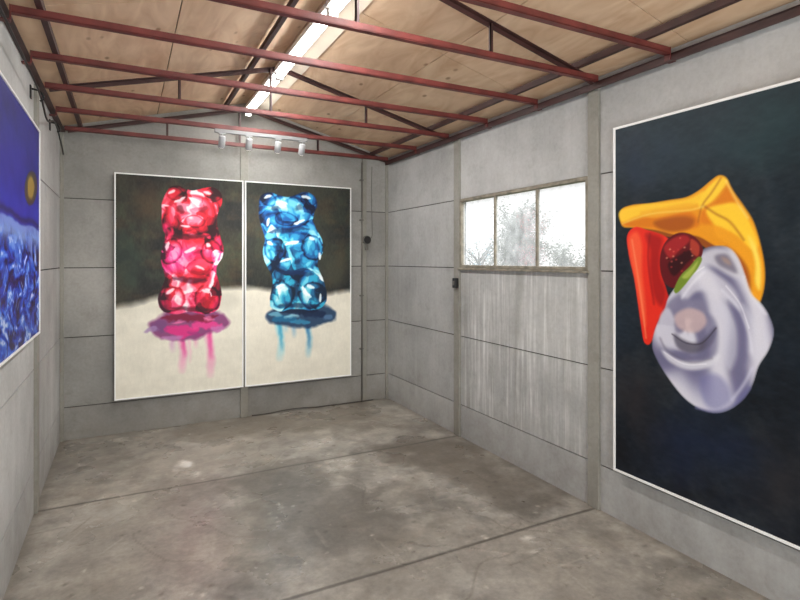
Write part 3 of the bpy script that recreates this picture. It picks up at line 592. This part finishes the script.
# dark red berry and green leaf
f([(661, 252), (667, 240), (678, 233), (690, 234), (699, 241), (703, 250), (699, 261), (690, 269), (682, 281), (674, 288), (665, 283), (660, 268)], (98, 16, 22), .004)
f([(664, 248), (672, 239), (684, 235), (690, 240), (680, 250), (670, 258)], (170, 36, 38), .012, True, .9)
f([(668, 264), (678, 256), (690, 250), (696, 254), (686, 264), (674, 276)], (46, 6, 12), .012, True, .9)
f([(691, 239), (699, 245), (698, 256), (691, 252)], (190, 70, 46), .008, True, .8)
rs = random.Random(3)
for k in range(34):
    x = 681+rs.gauss(0, 10); y = 256+rs.gauss(0, 12)
    if abs(x-681)/18+abs(y-257)/24 < 1: P.fill(ell(x, y, 1.0, .8, 8), rs.choice([(226, 110, 90), (36, 6, 10), (196, 60, 56), (240, 180, 140)]), .006, True, .7)
f([(676, 284), (681, 275), (690, 266), (698, 257), (702, 259), (698, 268), (691, 277), (684, 286), (677, 293), (674, 291)], (116, 142, 44), .006)
f([(682, 277), (691, 268), (698, 261), (695, 269), (688, 278)], (176, 190, 84), .01, True, .8)
framed('framed_painting', 'huge dark canvas of a yellow, red and grey crumpled flower-like form on the window wall', 'painting', 'x+', XC, a0, a1, rz0, rz1, P, None, .014)

# blue canvas on the left wall
XV = XL+.058
convL = lambda x, y: (lambda p: (p[1], p[2]))(hit(x, y, 0, XV-.006))
q0 = hit(40.5, 131, 0, XV); q1 = hit(40.5, 333, 0, XV); l1 = q0[1]; lz0, lz1 = q1[2], q0[2]; l0 = l1-2.0
P = Paint(l0+.01, l1-.01, lz0+.01, lz1-.01, .005, (20, 20, 90), convL)
zh = hit(20, 220, 0, XV)[2]
v_ = ((P.B-zh)/(lz1-zh))[..., None]; n = fbm(P.A*.5, P.B, 4, 3)[..., None]; n2_ = fbm(P.A*.7, P.B, 12, 8)[..., None]
v_ = np.clip(v_, 0, 1)
P.img = np.array([24, 36, 158])*(1-v_)+np.array([20, 18, 112])*v_ + (n-.5)*70*np.array([.4, .5, 1.0])+(n2_-.5)*30
wA = P.A*.45+(fbm(P.A*.45, P.B, 7, 41, 3)-.5)*.16; wB = P.B*.8+(fbm(P.A*.45, P.B, 7, 43, 3)-.5)*.12
q = np.clip((fbm(wA, wB, 24, 45, 5)-.5)*2.6+.4, 0, .999); ramp_ = np.array([(6, 14, 74), (10, 34, 130), (14, 58, 182), (28, 90, 216), (90, 142, 234), (190, 212, 250)], float)
x_ = q*5; i_ = np.floor(x_).astype(int); fr = np.clip((x_-i_-.3)/.4, 0, 1)[..., None]; grd = ramp_[i_]*(1-fr)+ramp_[i_+1]*fr
dk = np.clip((lz0+.35-P.B)/.35, 0, 1)[..., None]; grd = grd*(1-.15*dk)
h = zh+(fbm(P.A*.6, P.B*0, 5, 5)-.5)*.08
low = np.clip((h-.03-P.B)/.03, 0, 1)[..., None]; P.img = P.img*(1-low)+grd*low
mist = (np.clip((h-P.B)/.012, 0, 1)*np.clip((P.B-h+.15)/.08, 0, 1))[..., None]*np.clip(.5+1.0*n2_, 0, 1); P.img = P.img*(1-mist*.85)+np.array([136, 166, 230])*mist*.85
ln_ = np.exp(-((P.B-h-.02)/.016)**2)[..., None]; P.img = P.img*(1-ln_*.7)+np.array([14, 18, 76])*ln_*.7
rs = random.Random(5)
for k in range(14):
    A0 = rs.uniform(l0, l1-.1); w_ = rs.uniform(.06, .16); hh = rs.uniform(.06, .16); z0_ = zh-rs.uniform(.14, .28)
    P.fill([(A0, z0_), (A0+w_*.12, z0_+hh), (A0+w_*.5, z0_+hh*1.1), (A0+w_*.8, z0_+hh*.8), (A0+w_, z0_-.01)], rs.choice([(60, 98, 206), (120, 154, 230), (26, 58, 176), (184, 204, 246)]), .008, False, .6, .03, 9, k, True)
for k in range(320):
    A0 = rs.uniform(l0, l1); B0 = rs.uniform(lz0-.02, zh-.2); hh = rs.uniform(.012, .04); lean = rs.uniform(-.05, .05)
    P.stroke([(A0, B0), (A0+lean, B0+hh)], rs.uniform(.004, .01), rs.choice([(6, 14, 74), (110, 156, 240), (206, 222, 252), (10, 20, 92), (20, 74, 200)]), .004, .7, True)
P.fill([(25, 184), (28, 174), (32, 171), (36, 176), (37, 190), (34, 202), (29, 205), (25, 196)], (62, 56, 46), .008); P.fill([(28, 182), (31, 176), (34.5, 186), (32, 198), (28.5, 196)], (158, 132, 52), .012, True, .95)
P.fill([(0, 150), (10, 140), (24, 148), (20, 170), (6, 178)], (48, 34, 160), .05, True, .5, .06, 6, 2)
framed('framed_painting', 'blue night landscape canvas on the left wall, cut off by the photo edge', 'painting', 'x-', XV, l0, l1, lz0, lz1, P, None, .012)

# ------------------------------------------------------------------ fluorescent lights
def area(name, loc, target, sx, sy, e, col=(1, 1, 1)):
    ld = bpy.data.lights.new(name, 'AREA'); ld.shape = 'RECTANGLE'; ld.size = sx; ld.size_y = sy; ld.energy = e; ld.color = col
    o = bpy.data.objects.new(name, ld); COL.objects.link(o); o.location = loc; o.rotation_euler = (Vector(target)-Vector(loc)).to_track_quat('-Z', 'Y').to_euler(); return o
for y0, y1, t in ((4.22, 5.42, 'nearest the back wall'), (3.0, 4.2, 'second from the back wall'), (1.78, 2.98, 'running out of the top of the photo')):
    R0 = empty('fluorescent_light', (XM, (y0+y1)/2, 3.125), 'white fluorescent batten light under the ridge, '+t, 'ceiling light', 'row of ridge lights')
    bm = NB(); box(bm, (XM-.045, y0, 3.085), (XM+.045, y1, 3.118)); obj('housing', bm, M_white, R0, .004)
    bm = NB(); tube(bm, [(XM, y0+.015, 3.062), (XM, y1-.015, 3.062)], .025, 14); obj('tube', bm, M_tube, R0)
    for ye in (y0+.008, y1-.008):
        bm = NB(); box(bm, (XM-.028, ye-.008, 3.034), (XM+.028, ye+.008, 3.09)); obj('end_cap', bm, M_white, R0, .003)
# ------------------------------------------------------------------ track and spotlights
ty = 4.79; tz = 2.705
bm = NB(); box(bm, (.68, ty-.015, tz-.008), (1.50, ty+.015, tz+.024)); bx_ = obj('light_track', bm, M_track, label='short grey-white ceiling track holding four spotlights under a red tie bar', cat='light track', bevel=.003)
names = ['leftmost of the four', 'second from left of the four', 'third from left of the four', 'rightmost of the four']
spots = [hit(x, 132, 1, ty)[0] for x in (222, 249, 278, 302)]
for X, nm in zip(spots, names):
    R0 = empty('spotlight', (X, ty, tz-.008), 'grey-white cylindrical spotlight on the track, '+nm, 'spotlight', 'track spotlights')
    bm = NB(); tube(bm, [(X, ty, tz-.008), (X, ty, tz-.05)], .010, 10); box(bm, (X-.03, ty-.013, tz-.018), (X+.03, ty+.013, tz-.008)); obj('stem', bm, M_spot, R0)
    d = Vector((0.0, .5, -1)).normalized(); c = Vector((X, ty, tz-.078))
    bm = NB(); pts = [c-d*.045, c-d*.041, c+d*.05, c+d*.054]; tube(bm, pts, [.020, .028, .029, .026], 20); body = obj('body', bm, M_spot, R0)
    bm = NB(); tube(bm, [c+d*.0545, c+d*.057], .021, 20); obj('lens', bm, M_lens, body)
    ld = bpy.data.lights.new('spot_bulb', 'SPOT'); ld.energy = 15; ld.color = (1, .97, .92); ld.spot_size = math.radians(95); ld.spot_blend = 1.0; ld.shadow_soft_size = .03
    lo = bpy.data.objects.new('spot_bulb', ld); COL.objects.link(lo); lo.location = c+d*.07
    tgt = Vector((X*1.15-.15, YC, 1.1)); lo.rotation_euler = (tgt-lo.location).to_track_quat('-Z', 'Y').to_euler()

# ------------------------------------------------------------------ small fittings
p = hit(457, 283, 0, XR-.02)
R0 = empty('switch_box', (XR-.02, p[1], p[2]-.05), 'small black switch box on the post left of the window', 'switch')
bm = NB(); box(bm, (XR-.055, p[1]-.028, p[2]-.045), (XR-.02, p[1]+.028, p[2]+.045)); hs = obj('housing', bm, M_blk, R0, .005)
bm = NB(); box(bm, (XR-.062, p[1]-.012, p[2]-.02), (XR-.055, p[1]+.012, p[2]+.02)); obj('rocker', bm, M_gry, hs, .002)
# round box with its conduit on the narrow post
pj = hit(366, 240, 1, YB-.03); jx, jz = pj[0]+.005, pj[2]
R0 = empty('junction_box', (jx, YB-.02, jz-.05), 'round dark junction box with conduit on the post beside the blue bear canvas', 'junction box')
bm = NB(); tube(bm, [(jx, YB-.019, jz), (jx, YB-.055, jz)], .05, 24); bb = obj('box_body', bm, M_gry, R0, .004)
bm = NB(); tube(bm, [(jx, YB-.0555, jz), (jx, YB-.062, jz)], .042, 24)
for sx_ in (-1, 1): tube(bm, [(jx+sx_*.026, YB-.062, jz), (jx+sx_*.026, YB-.065, jz)], .005, 8)
obj('lid', bm, M_blk, bb, .002)
bm = NB(); box(bm, (jx-.018, YB-.05, jz-.115), (jx+.018, YB-.02, jz-.05)); obj('outlet', bm, M_gry, R0, .004)
bm = NB(); tube(bm, [tuple(q) for q in smoothpts([(jx+.04, YB-.035, jz+.01), (jx+.07, YB-.03, jz+.05), (jx+.075, YB-.02, jz+.2), (jx+.07, YB-.015, jz+.5), (jx+.075, YB-.015, 2.66)], 6)], .004, 7); obj('cable', bm, M_gry, R0)
bm = NB(); cx = 2.368; cy = YB-.028
tube(bm, [(cx, cy, 2.70), (cx, cy, .02)], .008, 10)
for z in (2.5, 2.05, 1.2, .6): box(bm, (cx-.02, cy-.002, z-.008), (cx+.02, YB-.0, z+.008))
obj('conduit', bm, M_gry, R0)
# cable along the foot of the back wall
bm = NB(); pts = [(1.15+.17*i, YB-.02, .008+(.012 if i in (2, 3) else 0)) for i in range(9)]
tube(bm, [tuple(q) for q in smoothpts(pts, 5)], .005, 8); obj('floor_cable', bm, M_cab, label='thin dark cable lying along the foot of the back wall', cat='cable')
# hooks on the left wall and their cable
for (x, y, t) in ((32, 92, 'above the corner of the blue canvas'), (51, 125, 'nearer the back corner')):
    p = hit(x, y, 0, XL+.01)
    R0 = empty('wall_hook', (XL, p[1], p[2]), 'small black wall hook high on the left wall, '+t, 'hook', 'hooks on the left wall')
    bm = NB(); box(bm, (XL, p[1]-.02, p[2]-.04), (XL+.008, p[1]+.02, p[2]+.04)); obj('plate', bm, M_blk, R0, .002)
    bm = NB(); tube(bm, [tuple(q) for q in smoothpts([(XL+.008, p[1], p[2]+.02), (XL+.05, p[1], p[2]+.01), (XL+.07, p[1], p[2]-.03), (XL+.05, p[1], p[2]-.05)], 5)], .006, 8); obj('hook', bm, M_blk, R0)
pa = hit(32, 92, 0, XL+.03); pb = hit(51, 125, 0, XL+.03)
bm = NB(); tube(bm, [tuple(q) for q in smoothpts([(XL+.06, pa[1]-1.2, pa[2]+.05), (XL+.06, pa[1], pa[2]+.02), (XL+.055, (pa[1]+pb[1])/2, (pa[2]+pb[2])/2-.06), (XL+.06, pb[1], pb[2]+.01), (XL+.03, YB-.05, pb[2]-.06)], 6)], .006, 8)
obj('hanging_cable', bm, M_blk, label='black cable slung between hooks high on the left wall', cat='cable')

# ------------------------------------------------------------------ outside
bm = NB(); box(bm, (XR+.1, -8, -.12), (30, 30, -.06)); obj('ground', bm, M_grass, kind='structure', label='grass outside the window')
def tree(x, y, h, w, leaves, lab, seed, ls=(.015, .035), sp=.1):
    r = random.Random(seed); R0 = empty('tree', (x, y, -.06), lab, 'tree', 'trees outside the window')
    bm = NB(); tips = []
    tube(bm, [(x, y, -.06), (x+.05, y, h*.3), (x, y+.05, h*.6)], [.09, .07, .04], 8)
    for k in range(30):
        a = r.uniform(0, 6.28); z0 = r.uniform(.2, .62)*h; L_ = r.uniform(.4, 1)*w; p = Vector((x, y, z0)); P_ = [p]
        for j in range(4):
            p = p+Vector((math.cos(a)*L_/4, math.sin(a)*L_/4, r.uniform(.05, .3)*h/4+.05)); a += r.uniform(-.4, .4); P_.append(p); tips.append(p)
        tube(bm, P_, [.03, .022, .016, .01, .005], 6)
    obj('trunk', bm, M_bark, R0)
    bm = NB()
    for k in range(leaves):
        c = r.choice(tips)+Vector([r.gauss(0, sp) for _ in range(3)]); s = r.uniform(*ls)
        u = Vector([r.uniform(-1, 1) for _ in range(3)]).normalized(); w_ = u.orthogonal().normalized()
        bm.faces.new([bm.verts.new(c+u*s), bm.verts.new(c+w_*s*.6), bm.verts.new(c-u*s), bm.verts.new(c-w_*s*.6)])
    obj('foliage', bm, M_leaf, R0)
def at(px, X): p = hit(px, 240, 0, X); return p[0], p[1]
x, y = at(517, 7.5); tree(x, y, 3.3, .62, 26000, 'leafy grey-green tree seen through the middle window pane', 2)
x, y = at(480, 9.5); tree(x, y, 2.6, .9, 3000, 'thin sparse tree seen through the left window pane', 5)
x, y = at(572, 7.5); tree(x, y, 2.0, .7, 12000, 'low bushy tree at the bottom of the right window pane', 8)

# ------------------------------------------------------------------ light
w = bpy.data.worlds.new('World'); S.world = w; w.use_nodes = True
nt = w.node_tree; bg = nt.nodes['Background']; sky = nt.nodes.new('ShaderNodeTexSky'); sky.sky_type = 'HOSEK_WILKIE'; sky.turbidity = 8; sky.sun_direction = (0.5, -.3, .8)
mx = nt.nodes.new('ShaderNodeMix'); mx.data_type = 'RGBA'; mx.inputs['Factor'].default_value = .85; nt.links.new(sky.outputs[0], mx.inputs['A']); mx.inputs['B'].default_value = (1, 1, 1, 1)
nt.links.new(mx.outputs['Result'], bg.inputs['Color']); bg.inputs['Strength'].default_value = 1.35
area('doorway_daylight', (XM, YF-.1, 1.2), (XM, 3, 1.3), 2.4, 2.2, 100, (.97, .99, 1))
area('window_daylight', (XR+1.6, (W0+W1)/2, 3.5), (1.6, 3.2, .2), 1.6, 1.2, 150, (.93, .97, 1))
for yy in (2.4, 3.6, 4.7): area('ridge_lamp', (XM, yy, 3.03), (XM, yy, 0), .08, 1.0, 17, (.99, .99, .98))

# ------------------------------------------------------------------ camera
cd = bpy.data.cameras.new('camera'); cam = bpy.data.objects.new('camera', cd); COL.objects.link(cam)
cam.location = (0, 0, EYE); cam.rotation_euler = (math.radians(90), 0, -YAW); cd.sensor_width = 36; cd.lens = F/800*36; cd.shift_y = -(300-HZ)/800; cd.clip_start = .05
S.camera = cam
